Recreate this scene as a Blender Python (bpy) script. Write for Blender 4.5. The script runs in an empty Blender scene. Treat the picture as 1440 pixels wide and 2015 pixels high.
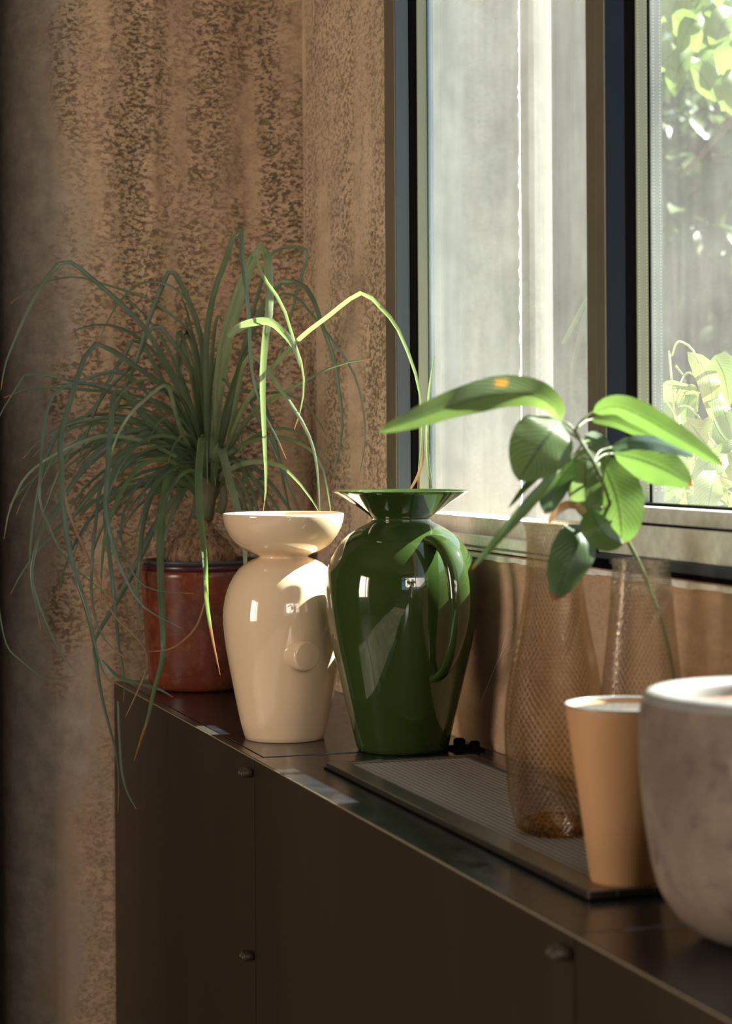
import bpy, bmesh, math, random
from mathutils import Vector, Matrix
import numpy as np
random.seed(7)
R = math.radians
# ------------------------------------------------------------------ camera
F, CX, CY = 4200.0, 720.0, 871.0          # focal length and principal point of the 1440x2015 photograph
TH, RHO = R(17.63), .006
RT = Vector((math.cos(TH), -math.sin(TH), 0)); FW = Vector((math.sin(TH), math.cos(TH), 0)); ZZ = Vector((0, 0, 1))
RP = (RT - ZZ*RHO).normalized(); UP = (ZZ + RT*RHO).normalized()
CAM = Vector((0, 0, 1.2))
cd = bpy.data.cameras.new('camera'); cam = bpy.data.objects.new('camera', cd)
bpy.context.scene.collection.objects.link(cam); bpy.context.scene.camera = cam
m = Matrix((RP, UP, -FW)).transposed().to_4x4(); m.translation = CAM; cam.matrix_world = m
cd.sensor_fit = 'HORIZONTAL'; cd.sensor_width = 36; cd.lens = F/1440*36
cd.shift_x = 0; cd.shift_y = -(2015/2 - CY)/1440
cd.clip_start = .02; cd.clip_end = 100
cd.dof.use_dof = True; cd.dof.focus_distance = 2.85; cd.dof.aperture_fstop = 10
# ------------------------------------------------------------------ light
sc = bpy.context.scene
sc.view_settings.view_transform = 'Standard'; sc.view_settings.look = 'None'
sc.view_settings.gamma = 1; sc.view_settings.use_curve_mapping = False; sc.view_settings.exposure = .22
w = bpy.data.worlds.new('sky'); sc.world = w; w.use_nodes = True
nt = w.node_tree; bg = nt.nodes['Background']
sky = nt.nodes.new('ShaderNodeTexSky'); sky.sky_type = 'NISHITA'; sky.sun_disc = False
sky.sun_elevation = R(46); sky.sun_rotation = R(100)
nt.links.new(sky.outputs[0], bg.inputs[0]); bg.inputs[1].default_value = .21
SUN_EL, SUN_AZ = R(44), math.atan2(.05, .995)
sd = bpy.data.lights.new('sun', 'SUN'); sd.energy = 36; sd.angle = R(.6); sd.color = (1, .95, .86)
so = bpy.data.objects.new('sun', sd); sc.collection.objects.link(so)
S = Vector((math.cos(SUN_EL)*math.cos(SUN_AZ), math.cos(SUN_EL)*math.sin(SUN_AZ), math.sin(SUN_EL)))
so.rotation_euler = S.to_track_quat('Z', 'Y').to_euler()
def area(name, loc, aim, sx, sy, e, col):
    d = bpy.data.lights.new(name, 'AREA'); d.shape = 'RECTANGLE'; d.size = sx; d.size_y = sy; d.energy = e; d.color = col
    o = bpy.data.objects.new(name, d); sc.collection.objects.link(o); o.location = loc
    o.rotation_euler = (Vector(aim)-Vector(loc)).to_track_quat('-Z', 'Y').to_euler(); return o
area('doorway_daylight', (-2.75, 1.7, 1.45), (0, 1.7, 1.45), .9, 1.4, 56, (1, .83, .64))
area('rear_fill', (.45, -1.75, 2.0), (.66, 3.4, 1.75), 1.1, .9, 34, (1, .83, .64))  # fill lamp added out of view behind the camera
# ------------------------------------------------------------------ picture ray helpers (the camera above)
def ray(px, py): return FW + RP*((px-CX)/F) - UP*((py-CY)/F)
def at(px, py, d): return CAM + ray(px, py)*d
def atx(px, py, X): r = ray(px, py); return CAM + r*(X/r.x)
def atz(px, py, z): r = ray(px, py); return CAM + r*((z-CAM.z)/r.z)
# ------------------------------------------------------------------ mesh helpers
def obj(name, me, mat=None, parent=None, smooth=False):
    if isinstance(me, bmesh.types.BMesh):
        b = me; me = bpy.data.meshes.new(name); b.to_mesh(me); b.free()
    o = bpy.data.objects.new(name, me); sc.collection.objects.link(o)
    if mat: me.materials.append(mat)
    if parent: o.parent = parent
    if smooth:
        for p in me.polygons: p.use_smooth = True
    return o
def empty(name, loc, label=None, cat=None, group=None, kind=None):
    o = bpy.data.objects.new(name, None); sc.collection.objects.link(o); o.location = loc; o.empty_display_size = .05
    bpy.context.view_layer.update()
    return tag(o, label, cat, group, kind)
def tag(o, label=None, cat=None, group=None, kind=None):
    for k, v in (('label', label), ('category', cat), ('group', group), ('kind', kind)):
        if v: o[k] = v
    return o
def box(bm, a, b):
    x0, y0, z0 = a; x1, y1, z1 = b
    v = [bm.verts.new(p) for p in ((x0,y0,z0),(x1,y0,z0),(x1,y1,z0),(x0,y1,z0),(x0,y0,z1),(x1,y0,z1),(x1,y1,z1),(x0,y1,z1))]
    for f in ((3,2,1,0),(4,5,6,7),(0,1,5,4),(1,2,6,5),(2,3,7,6),(3,0,4,7)): bm.faces.new([v[i] for i in f])
def boxo(name, a, b, mat, parent=None, bev=0, kind=None):
    """a box given in world coordinates, parented with its own origin"""
    a = Vector(a); b = Vector(b); off = parent.location if parent else Vector()
    bm = bmesh.new(); box(bm, a-off, b-off)
    if bev: bmesh.ops.bevel(bm, geom=bm.edges[:], offset=bev, segments=2, affect='EDGES', profile=.5)
    bmesh.ops.recalc_face_normals(bm, faces=bm.faces)
    o = obj(name, bm, mat, parent)
    if kind: o['kind'] = kind
    return o
def lathe(name, prof, mat, parent, seg=64, closed=False, loc=(0,0,0), deform=None):
    """prof: list of (r, z); revolve about z, with UVs"""
    bm = bmesh.new(); uv = bm.loops.layers.uv.new('uv'); rings = []
    n = len(prof); L = [0]
    for i in range(1, n): L.append(L[-1]+math.hypot(prof[i][0]-prof[i-1][0], prof[i][1]-prof[i-1][1]))
    for r, z in prof:
        ring = []
        if r < 1e-6: ring = [bm.verts.new((0, 0, z))]*seg
        else:
            for k in range(seg):
                a = 2*math.pi*k/seg; rr, zz = (r, z) if deform is None else deform(r, z, a)
                ring.append(bm.verts.new((rr*math.cos(a), rr*math.sin(a), zz)))
        rings.append(ring)
    for i in range(n-1):
        for k in range(seg):
            k2 = (k+1) % seg; q = [rings[i][k], rings[i][k2], rings[i+1][k2], rings[i+1][k]]
            us = [(k, i), (k+1, i), (k+1, i+1), (k, i+1)]
            vs = []; uu = []
            for v_, u_ in zip(q, us):
                if v_ not in vs: vs.append(v_); uu.append(u_)
            if len(vs) < 3: continue
            f = bm.faces.new(vs)
            for lp, u_ in zip(f.loops, uu): lp[uv].uv = (u_[0]/seg, L[u_[1]])
    bmesh.ops.recalc_face_normals(bm, faces=bm.faces)
    o = obj(name, bm, mat, parent, True); o.location = loc; return o
def crv(pts, n):
    """Catmull-Rom through tuples/vectors, n samples"""
    P = np.array([list(p) for p in pts], float); m_ = len(P)
    seg = np.linalg.norm(np.diff(P[:, :3], axis=0), axis=1); s = np.concatenate([[0], np.cumsum(seg)])
    T = np.linspace(0, s[-1], n); out = []
    for t in T:
        i = min(max(int(np.searchsorted(s, t, side='right'))-1, 0), m_-2); h = s[i+1]-s[i] or 1e-9; u = (t-s[i])/h
        p1, p2 = P[i], P[i+1]; m1 = (p2-P[i-1])/(s[i+1]-s[i-1])*h if i > 0 else (p2-p1)
        m2 = (P[i+2]-p1)/(s[i+2]-s[i])*h if i < m_-2 else (p2-p1)
        out.append((2*u**3-3*u*u+1)*p1+(u**3-2*u*u+u)*m1+(-2*u**3+3*u*u)*p2+(u**3-u*u)*m2)
    return np.array(out)
def smooth_prof(pts, n): return [tuple(p) for p in crv([(a, b, 0) for a, b in pts], n)[:, :2]]
def tube(name, pts, rad, mat, parent=None, n=24, seg=8, uvl=False):
    off = parent.location if parent else Vector(); P = crv([tuple(Vector(p)-off) for p in pts], n)
    bm = bmesh.new(); rings = []; up = Vector((.13, .27, .95)).normalized()
    for i in range(n):
        t = Vector(P[min(i+1, n-1)]-P[max(i-1, 0)]).normalized(); s1 = t.cross(up).normalized(); s2 = t.cross(s1)
        r = rad(i/(n-1)) if callable(rad) else rad
        rings.append([bm.verts.new(Vector(P[i])+s1*math.cos(2*math.pi*k/seg)*r+s2*math.sin(2*math.pi*k/seg)*r) for k in range(seg)])
    for i in range(n-1):
        for k in range(seg): bm.faces.new((rings[i][k], rings[i][(k+1) % seg], rings[i+1][(k+1) % seg], rings[i+1][k]))
    bm.faces.new(rings[0][::-1]); bm.faces.new(rings[-1])
    bmesh.ops.recalc_face_normals(bm, faces=bm.faces)
    return obj(name, bm, mat, parent, True)
# ------------------------------------------------------------------ materials
class Mt:
    def __init__(s, name):
        s.m = bpy.data.materials.new(name); s.m.use_nodes = True; s.nt = s.m.node_tree; s.p = s.nt.nodes['Principled BSDF']; s.out = s.nt.nodes['Material Output']
    def n(s, t, **k):
        x = s.nt.nodes.new('ShaderNode'+t)
        for a, b in k.items():
            if a in x.inputs: s.put(x.inputs[a], b)
            else: setattr(x, a, b)
        return x
    def put(s, sock, v):
        if isinstance(v, bpy.types.NodeSocket): s.nt.links.new(v, sock)
        else:
            if hasattr(v, '__len__') and len(v) == 3 and sock.type == 'RGBA': v = (*v, 1)
            sock.default_value = v
    def P(s, **k):
        for a, b in k.items(): s.put(s.p.inputs[a.replace('_', ' ')], b)
        return s
    def co(s, kind='Object', scale=(1, 1, 1)):
        t = s.n('TexCoord'); mp = s.n('Mapping'); s.put(mp.inputs[0], t.outputs[kind]); mp.inputs['Scale'].default_value = scale; return mp.outputs[0]
    def noise(s, vec, scale, det=4, rough=.55, dist=0):
        x = s.n('TexNoise'); s.put(x.inputs['Vector'], vec); x.inputs['Scale'].default_value = scale
        x.inputs['Detail'].default_value = det; x.inputs['Roughness'].default_value = rough; x.inputs['Distortion'].default_value = dist; return x.outputs['Fac']
    def ramp(s, fac, stops):
        x = s.n('ValToRGB'); s.put(x.inputs[0], fac); e = x.color_ramp.elements
        while len(e) < len(stops): e.new(.5)
        for i, (p, c) in enumerate(stops):
            e[i].position = p; e[i].color = (*(c if hasattr(c, '__len__') else (c, c, c)), 1)
        return x.outputs[0]
    def mix(s, f, a, b, mode='MIX'):
        x = s.nt.nodes.new('ShaderNodeMix'); x.data_type = 'RGBA'; x.blend_type = mode
        s.put(x.inputs[0], f); s.put(x.inputs[6], a); s.put(x.inputs[7], b); return x.outputs[2]
    def math(s, op, a, b=0, c=0):
        x = s.nt.nodes.new('ShaderNodeMath'); x.operation = op; s.put(x.inputs[0], a); s.put(x.inputs[1], b); s.put(x.inputs[2], c); return x.outputs[0]
    def bump(s, h, st=.3, d=.01, nrm=None):
        x = s.n('Bump'); s.put(x.inputs['Height'], h); x.inputs['Strength'].default_value = st; x.inputs['Distance'].default_value = d
        if nrm: s.put(x.inputs['Normal'], nrm)
        s.last = x.outputs[0]; s.put(s.p.inputs['Normal'], x.outputs[0]); return x.outputs[0]
def plain(name, col, rough=.5, metal=0, coat=0, var=.0, vs=8, bump=0, bs=200):
    m_ = Mt(name); m_.P(Base_Color=col, Roughness=rough, Metallic=metal, Coat_Weight=coat)
    if var:
        c = m_.co(); f = m_.noise(c, vs, 5)
        m_.P(Base_Color=m_.mix(m_.ramp(f, [(.35, 0), (.65, 1)]), tuple(x*(1-var) for x in col), tuple(min(1, x*(1+var)) for x in col)))
    if bump: m_.bump(m_.noise(m_.co(), bs, 4), bump, .002)
    return m_.m
def concrete(name, base, dark, grey, pit=1.0, pitscale=70, gx=None, st_sc=(4, 4, .9), bs=.95, dn=(7, 7, 1.0), ms=(1, 1, 1)):
    m_ = Mt(name); c = m_.co('Object'); cs = m_.co('Object', st_sc)
    big = m_.noise(m_.co('Object', (1, 1, .35)), 5, 4); st = m_.noise(cs, 3.2, 6, .6); fine = m_.noise(c, 130, 6, .7); mid = m_.noise(m_.co('Object', ms), 28, 5, .65)
    col = m_.mix(m_.ramp(st, [(.3, 0), (.7, 1)]), base, tuple(x*.80 for x in base))
    col = m_.mix(m_.ramp(mid, [(.38, 0), (.66, .55)]), col, tuple(x*1.35 for x in base))
    if gx:   # smoother greyish plaster up to x = gx
        sep = m_.n('SeparateXYZ'); m_.put(sep.inputs[0], c)
        e = m_.math('ADD', sep.outputs[0], m_.math('MULTIPLY', m_.math('SUBTRACT', m_.noise(m_.co('Object', (1, 1, .6)), 9, 5, .6), .5), .26))
        g = m_.n('MapRange'); m_.put(g.inputs[0], e); g.inputs[1].default_value = gx-.02; g.inputs[2].default_value = gx+.045
        rough_mask = g.outputs[0]
        gcol = m_.mix(m_.ramp(mid, [(.35, 0), (.62, 1)]), grey, tuple(x*.72 for x in grey))
        col = m_.mix(rough_mask, gcol, col)
    vec = m_.n('Mapping'); m_.put(vec.inputs[0], c); vec.inputs['Scale'].default_value = (1, 1, 1.7)
    wv = m_.n('VectorMath', operation='ADD'); nz = m_.n('TexNoise'); nz.inputs['Scale'].default_value = 60; m_.put(nz.inputs['Vector'], c)
    sc_ = m_.n('VectorMath', operation='SCALE'); m_.put(sc_.inputs[0], nz.outputs['Color']); sc_.inputs['Scale'].default_value = .006
    m_.put(wv.inputs[0], vec.outputs[0]); m_.put(wv.inputs[1], sc_.outputs[0])
    vor = m_.n('TexVoronoi'); m_.put(vor.inputs['Vector'], wv.outputs[0]); vor.inputs['Scale'].default_value = pitscale
    p1 = m_.ramp(vor.outputs['Distance'], [(.12, 1), (.42, 0)])
    p2 = m_.ramp(m_.noise(wv.outputs[0], pitscale*1.1, 7, .72), [(.50, 0), (.68, 1)])
    dens = m_.ramp(m_.noise(m_.co('Object', dn), 2.1, 4, .55), [(.38, .14), (.60, 1)])
    pits = m_.math('MULTIPLY', m_.math('MAXIMUM', m_.math('MULTIPLY', p1, .35), p2), dens)
    if gx: pits = m_.math('MULTIPLY', pits, m_.math('MAXIMUM', rough_mask, .12)); zr = m_.n('MapRange'); m_.put(zr.inputs[0], sep.outputs[2]); zr.inputs[1].default_value = .6; zr.inputs[2].default_value = 1.15; zr.inputs[3].default_value = .25; pits = m_.math('MULTIPLY', pits, zr.outputs[0])
    pits = m_.math('MULTIPLY', pits, pit)
    col = m_.mix(m_.math('MULTIPLY', pits, .78), col, dark)
    m_.P(Base_Color=col, Roughness=.93, Specular_IOR_Level=.25)
    h = m_.math('SUBTRACT', m_.math('ADD', m_.math('MULTIPLY', fine, .22), m_.math('MULTIPLY', mid, .5)), pits)
    m_.bump(h, bs, .0045)
    return m_.m
M = {}
M['wall'] = concrete('wall_concrete', (.475, .34, .235), (.07, .045, .03), (.45, .38, .32), 1.0, 95, gx=.585)
M['wall_side'] = concrete('side_concrete', (.68, .52, .375), (.17, .11, .07), (.4, .3, .24), .6, 80, st_sc=(2, 2, .8), dn=(5, 5, .8), ms=(1, .35, .8))
M['wall_low'] = concrete('low_concrete', (.50, .33, .215), (.2, .13, .08), (.4, .3, .24), .3, 160, st_sc=(1, 1, 1), dn=(1, .5, 1), bs=.5, ms=(1, .28, .8))
M['wall_out'] = concrete('outer_concrete', (.295, .305, .295), (.215, .225, .22), (.5, .5, .5), .06, 60, st_sc=(1.2, 1.2, .5), bs=.15, dn=(1, 1, .4))
M['wall_out2'] = concrete('outer_concrete_fluted', (.125, .118, .105), (.085, .09, .098), (.5, .5, .5), .25, 40, st_sc=(8, 8, .5), bs=.35)
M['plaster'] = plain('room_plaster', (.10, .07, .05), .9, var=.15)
M['recess_shade'] = plain('shaded_recess_plaster', (.012, .011, .008), .9)  # near-black colour stands in for the shade inside the recess
M['sunlit_edge_white'] = plain('sunlit_edge_white', (.8, .78, .72), .8, var=.15, vs=60)
M['floorm'] = plain('floor_concrete', (.07, .055, .042), .5, var=.3, vs=4)
M['wood'] = plain('orange_wood', (.55, .24, .07), .35, var=.25, vs=14)
M['alu'] = plain('anodised_aluminium', (.78, .75, .70), .34, .25, var=.08, vs=90)
M['alu_g'] = plain('pale_rail_metal', (.72, .75, .66), .42, .2, var=.12, vs=70, bump=.15, bs=260)
M['bronze'] = plain('bronze_frame', (.17, .152, .115), .42, .3, var=.06, vs=20)
M['slate'] = plain('blue_grey_frame', (.055, .068, .08), .38, .3)
M['navy'] = plain('navy_sky_tint', (.010, .016, .028), .7, 0)
M['black'] = plain('black_rubber', (.003, .003, .003), .8)
M['spacer'] = plain('spacer_bar', (.27, .30, .22), .5, .1)
M['spacer_d'] = plain('spacer_bar_teal', (.045, .07, .08), .35, .2)
M['spacer_b'] = plain('spacer_bar_blue', (.17, .23, .27), .25, .7)
M['black'].node_tree.nodes['Principled BSDF'].inputs['Specular IOR Level'].default_value = .05
M['navy'].node_tree.nodes['Principled BSDF'].inputs['Specular IOR Level'].default_value = .15
M['dot'] = plain('spacer_hole', (.75, .76, .66), .6)
M['cream'] = plain('cream_glaze', (.80, .60, .41), .07, coat=.6)
M['green'] = plain('green_glaze', (.032, .058, .013), .05, coat=1.0)
M['liner'] = plain('grey_plastic', (.06, .065, .075), .35)
M['lip'] = plain('purple_lip', (.06, .012, .022), .3)
# rust pot
m_ = Mt('oxblood_glaze'); c = m_.co(); f = m_.noise(m_.co('Object', (1, 1, 1.2)), 14, 5, .6); g = m_.noise(c, 60, 5, .7)
col = m_.mix(m_.ramp(f, [(.35, 0), (.7, 1)]), (.20, .040, .022), (.10, .032, .02)); col = m_.mix(m_.ramp(g, [(.5, 0), (.75, .5)]), col, (.33, .15, .07))
m_.P(Base_Color=col, Roughness=m_.ramp(f, [(.3, .16), (.7, .34)])); m_.bump(f, .15, .004); M['rust'] = m_.m
# terracotta, rough stone pot
M['terra'] = plain('tan_terracotta', (.53, .29, .135), .62, var=.05, vs=8)
m_ = Mt('rough_stone_pot'); c = m_.co(); f = m_.noise(c, 9, 6, .65); g = m_.noise(c, 38, 6, .7)
col = m_.mix(m_.ramp(f, [(.35, 0), (.62, 1)]), (.26, .20, .15), (.14, .10, .08)); col = m_.mix(m_.ramp(g, [(.54, 0), (.68, .8)]), col, (.10, .055, .055))
col = m_.mix(m_.ramp(m_.noise(c, 24, 3), [(.62, 0), (.72, .45)]), col, (.38, .31, .25))
m_.P(Base_Color=col, Roughness=.75); m_.bump(g, .6, .006); M['stone'] = m_.m
M['stone_rim'] = plain('pale_pot_lip', (.24, .235, .23), .3, var=.1, vs=50)
M['soil'] = plain('soil', (.045, .032, .025), .95, var=.6, vs=260, bump=1, bs=300)
M['soil_r'] = plain('reddish_bark_soil', (.13, .065, .045), .9, var=.7, vs=110, bump=1, bs=200)
# cabinet
m_ = Mt('blackened_steel_sky_tint'); c = m_.co(); f = m_.noise(c, 22, 6, .65); g = m_.noise(m_.co('Object', (1, .25, 1)), 70, 4)
m_.P(Base_Color=m_.ramp(f, [(.35, (.028, .036, .044)), (.7, (.065, .076, .088))]), Metallic=.75, Roughness=m_.math('ADD', m_.math('MULTIPLY', f, .22), m_.math('MULTIPLY', g, .16)))  # bluish base carries the sky reflected in the steel top
m_.bump(g, .05, .002); M['top'] = m_.m
m_ = Mt('brown_steel_front'); f = m_.noise(m_.co('Object', (1, 3.2, .5)), 1.6, 3)
m_.P(Base_Color=m_.ramp(f, [(.3, (.036, .022, .012)), (.7, (.050, .034, .020))]), Metallic=.35, Roughness=.44); M['front'] = m_.m
M['edge'] = plain('bare_metal_edge', (.34, .28, .20), .4, .3)
M['grid'] = plain('grille_metal', (.44, .41, .37), .45, .3)
M['tray'] = plain('grille_frame_metal', (.16, .145, .12), .30, .85, var=.1, vs=30)
M['catch'] = plain('bronze_catch', (.045, .03, .02), .5, .2)
# glass
def fres(m_, ior=1.5, nrm=None):
    b = m_.n('NewGeometry').outputs['Backfacing']; fr = m_.n('Fresnel')
    m_.put(fr.inputs[0], m_.math('SUBTRACT', ior, m_.math('MULTIPLY', b, ior-1/ior)))
    if nrm: m_.put(fr.inputs[1], nrm)
    return fr
def pane_mat(name, dust=.06, tint=(.9, .95, .93)):
    m_ = Mt(name); m_.nt.nodes.remove(m_.p)
    tr = m_.n('BsdfTransparent'); m_.put(tr.inputs[0], tint); gl = m_.n('BsdfGlossy'); gl.inputs['Roughness'].default_value = .015
    fr = fres(m_)
    mx = m_.n('MixShader'); m_.put(mx.inputs[0], fr.outputs[0]); m_.put(mx.inputs[1], tr.outputs[0]); m_.put(mx.inputs[2], gl.outputs[0])
    f = m_.noise(m_.co('Object', (1, 9, .7)), 6, 6, .65); f2 = m_.noise(m_.co(), 5, 4)
    du = m_.math('MULTIPLY', m_.math('MULTIPLY', m_.ramp(f, [(.3, .65), (.75, 1)]), m_.ramp(f2, [(.35, .5), (.65, 1)])), dust)
    ad = m_.n('MixShader'); d1 = m_.n('BsdfTranslucent'); d1.inputs[0].default_value = (.85, .85, .8, 1)
    m_.put(ad.inputs[0], du); m_.put(ad.inputs[1], mx.outputs[0]); m_.put(ad.inputs[2], d1.outputs[0])
    m_.put(m_.out.inputs[0], ad.outputs[0]); return m_.m
M['pane'] = pane_mat('dusty_window_glass', .038)
def net_glass(name, tint, k):
    m_ = Mt(name); uv = m_.n('TexCoord').outputs['UV']; sp = m_.n('SeparateXYZ'); m_.put(sp.inputs[0], uv)
    a = m_.math('MULTIPLY', sp.outputs[0], 2*math.pi*26); b = m_.math('MULTIPLY', sp.outputs[1], 2*math.pi*58)
    h = m_.math('MAXIMUM', m_.math('POWER', m_.math('ABSOLUTE', m_.math('SINE', m_.math('ADD', a, b))), 3), m_.math('POWER', m_.math('ABSOLUTE', m_.math('SINE', m_.math('SUBTRACT', a, b))), 3))
    x = m_.n('Bump'); m_.put(x.inputs['Height'], h); x.inputs['Strength'].default_value = k; x.inputs['Distance'].default_value = .0022
    m_.nt.nodes.remove(m_.p)
    tr = m_.n('BsdfTransparent'); m_.put(tr.inputs[0], m_.mix(m_.ramp(h, [(.1, 1), (.9, 0)]), tuple(min(1, v*1.1) for v in tint), tuple(v*.62 for v in tint)))
    rf = m_.n('BsdfRefraction'); m_.put(rf.inputs[0], tint); rf.inputs['IOR'].default_value = 1.16; rf.inputs['Roughness'].default_value = .04; m_.put(rf.inputs['Normal'], x.outputs[0])
    m1 = m_.n('MixShader'); m1.inputs[0].default_value = .3; m_.put(m1.inputs[1], tr.outputs[0]); m_.put(m1.inputs[2], rf.outputs[0])
    gl = m_.n('BsdfGlossy'); gl.inputs['Roughness'].default_value = .09; m_.put(gl.inputs['Normal'], x.outputs[0]); gl.inputs[0].default_value = (1, .93, .82, 1)
    fr = fres(m_, 1.5, x.outputs[0])
    mx = m_.n('MixShader'); m_.put(mx.inputs[0], m_.math('MINIMUM', m_.math('MULTIPLY', fr.outputs[0], 1.5), .8)); m_.put(mx.inputs[1], m1.outputs[0]); m_.put(mx.inputs[2], gl.outputs[0])
    m_.put(m_.out.inputs[0], mx.outputs[0]); return m_.m
M['glass1'] = net_glass('champagne_net_glass', (.88, .79, .64), 1.0)
M['glass2'] = net_glass('clear_net_glass', (.92, .88, .82), 1.0)
M['glassfoot'] = net_glass('thick_amber_glass_foot', (.9, .66, .18), 1.2)
# leaves
def leaf_mat(name, c1, c2, tl, tip=(.5, .22, .06), tipu=.95, veins=False, rough=.38, tmix=.38, spot=None):
    m_ = Mt(name); uv = m_.n('TexCoord').outputs['UV']; sp = m_.n('SeparateXYZ'); m_.put(sp.inputs[0], uv); u, v = sp.outputs[0], sp.outputs[1]
    f = m_.noise(m_.co(), 30, 4); col = m_.mix(m_.ramp(f, [(.35, 0), (.65, 1)]), c1, c2); tcol = m_.mix(0.0, tl, tl)
    av = m_.math('ABSOLUTE', m_.math('SUBTRACT', v, .5))
    if veins:
        s = m_.math('SUBTRACT', m_.math('MULTIPLY', u, 14.0), m_.math('MULTIPLY', av, 9.0)); s = m_.math('PINGPONG', s, .5)
        vn = m_.ramp(s, [(.0, 1), (.2, 0)]); mid = m_.ramp(av, [(.012, 1), (.035, 0)])
        vv = m_.math('MAXIMUM', m_.math('MULTIPLY', vn, .6), mid)
        tcol = m_.mix(vv, tcol, tuple(x*.3 for x in tl)); col = m_.mix(m_.math('MULTIPLY', vv, .75), col, tuple(x*.5 for x in c1))
        m_.bump(m_.math('MULTIPLY', vv, -1), .35, .0015)
    else:
        gr = m_.ramp(av, [(.0, 1), (.2, 0)]); col = m_.mix(m_.math('MULTIPLY', gr, .35), col, tuple(x*1.4 for x in c2))
    un = m_.math('ADD', u, m_.math('MULTIPLY', m_.math('SUBTRACT', m_.noise(m_.co(), 45, 3), .5), .06))
    tm = m_.n('MapRange'); m_.put(tm.inputs[0], un); tm.inputs[1].default_value = tipu-.01; tm.inputs[2].default_value = tipu+.015; tm = tm.outputs[0]
    col = m_.mix(tm, col, tip); tcol = m_.mix(tm, tcol, tip)
    if spot:
        du = m_.math('SUBTRACT', u, spot[0]); dv = m_.math('MULTIPLY', m_.math('SUBTRACT', v, spot[1]), .3)
        dd = m_.math('SQRT', m_.math('ADD', m_.math('MULTIPLY', du, du), m_.math('MULTIPLY', dv, dv)))
        sm = m_.ramp(m_.math('ADD', dd, m_.math('MULTIPLY', m_.noise(m_.co(), 160, 3), .05)), [(.04, 1), (.075, 0)])
        col = m_.mix(sm, col, (.65, .33, .03)); tcol = m_.mix(sm, tcol, (.75, .4, .03))
    m_.P(Base_Color=col, Roughness=rough)
    t = m_.n('BsdfTranslucent'); m_.put(t.inputs[0], tcol); mx = m_.n('MixShader'); mx.inputs[0].default_value = tmix
    m_.put(mx.inputs[1], m_.p.outputs[0]); m_.put(mx.inputs[2], t.outputs[0]); m_.put(m_.out.inputs[0], mx.outputs[0]); return m_.m
M['strap'] = leaf_mat('strap_leaf', (.09, .13, .092), (.13, .18, .135), (.28, .42, .12), tipu=.975, rough=.33)
M['strap_lit'] = leaf_mat('strap_leaf_lit', (.20, .26, .16), (.28, .34, .22), (.26, .38, .12), tipu=.98, rough=.3)  # paler copy for sunlit leaves, the sunlight put into the base colour
M['strap_tip'] = leaf_mat('strap_leaf_brown_tip', (.09, .15, .08), (.13, .2, .11), (.36, .55, .12), tip=(.38, .19, .08), tipu=.90, rough=.3)
M['dry'] = leaf_mat('dry_strap_leaf', (.30, .17, .08), (.36, .22, .12), (.3, .17, .08), tipu=2)
M['broad'] = leaf_mat('broad_leaf', (.06, .11, .028), (.085, .145, .04), (.18, .30, .06), tip=(.30, .07, .02), tipu=.965, veins=True)
M['broad_l'] = leaf_mat('broad_leaf_light', (.10, .155, .055), (.125, .185, .065), (.26, .37, .11), tip=(.35, .42, .2), tipu=2, veins=True, tmix=.6)
M['broad_s'] = leaf_mat('broad_leaf_spotted', (.09, .145, .045), (.115, .175, .055), (.25, .38, .09), tipu=2, veins=True, spot=(.42, .2), tmix=.45)
M['broad_d'] = leaf_mat('broad_leaf_dark', (.040, .080, .025), (.055, .10, .035), (.09, .18, .03), tip=(.22, .06, .02), tipu=.955, veins=True)
M['broad_b'] = leaf_mat('broad_leaf_sky_sheen', (.12, .17, .15), (.15, .21, .19), (.1, .18, .08), tipu=2, veins=True, rough=.22)  # bluish base stands in for sky reflected on the leaf
M['garden'] = leaf_mat('garden_leaf', (.11, .19, .035), (.19, .28, .06), (.24, .37, .07), tipu=2, veins=True, tmix=.45)
M['garden_y'] = leaf_mat('garden_leaf_yellow', (.25, .27, .07), (.30, .32, .09), (.42, .46, .13), tipu=2, veins=True, tmix=.5)
M['hedge'] = leaf_mat('hedge_leaf', (.05, .08, .028), (.10, .13, .05), (.13, .2, .05), tipu=2, tmix=.3)
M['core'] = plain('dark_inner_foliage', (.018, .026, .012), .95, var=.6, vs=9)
M['twig'] = plain('green_twig', (.42, .46, .16), .5)
M['stem_g'] = plain('dark_green_stem', (.10, .13, .05), .45, var=.3, vs=40)
M['bark'] = plain('brown_bark', (.12, .08, .05), .85, var=.4, vs=30)
M['ground'] = plain('garden_ground', (.10, .085, .055), .95, var=.5, vs=6)
m_ = Mt('fibrous_bulb'); f = m_.noise(m_.co('Object', (1, 1, .35)), 150, 6, .75); g = m_.noise(m_.co(), 30, 4)
col = m_.mix(m_.ramp(f, [(.38, 0), (.62, 1)]), (.09, .05, .03), (.48, .29, .17)); m_.P(Base_Color=col, Roughness=.9); m_.bump(f, 1, .006); M['bulb'] = m_.m
m_ = Mt('palm_neck'); sp = m_.n('SeparateXYZ'); m_.put(sp.inputs[0], m_.co('Object'))
m_.P(Base_Color=m_.mix(m_.ramp(m_.noise(m_.co('Object', (5, 5, 1)), 14, 4), [(.4, 0), (.6, 1)]), (.07, .09, .045), (.14, .13, .08)), Roughness=.7); M['neck'] = m_.m
M['web'] = plain('spider_silk', (.8, .8, .78), .4)
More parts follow.
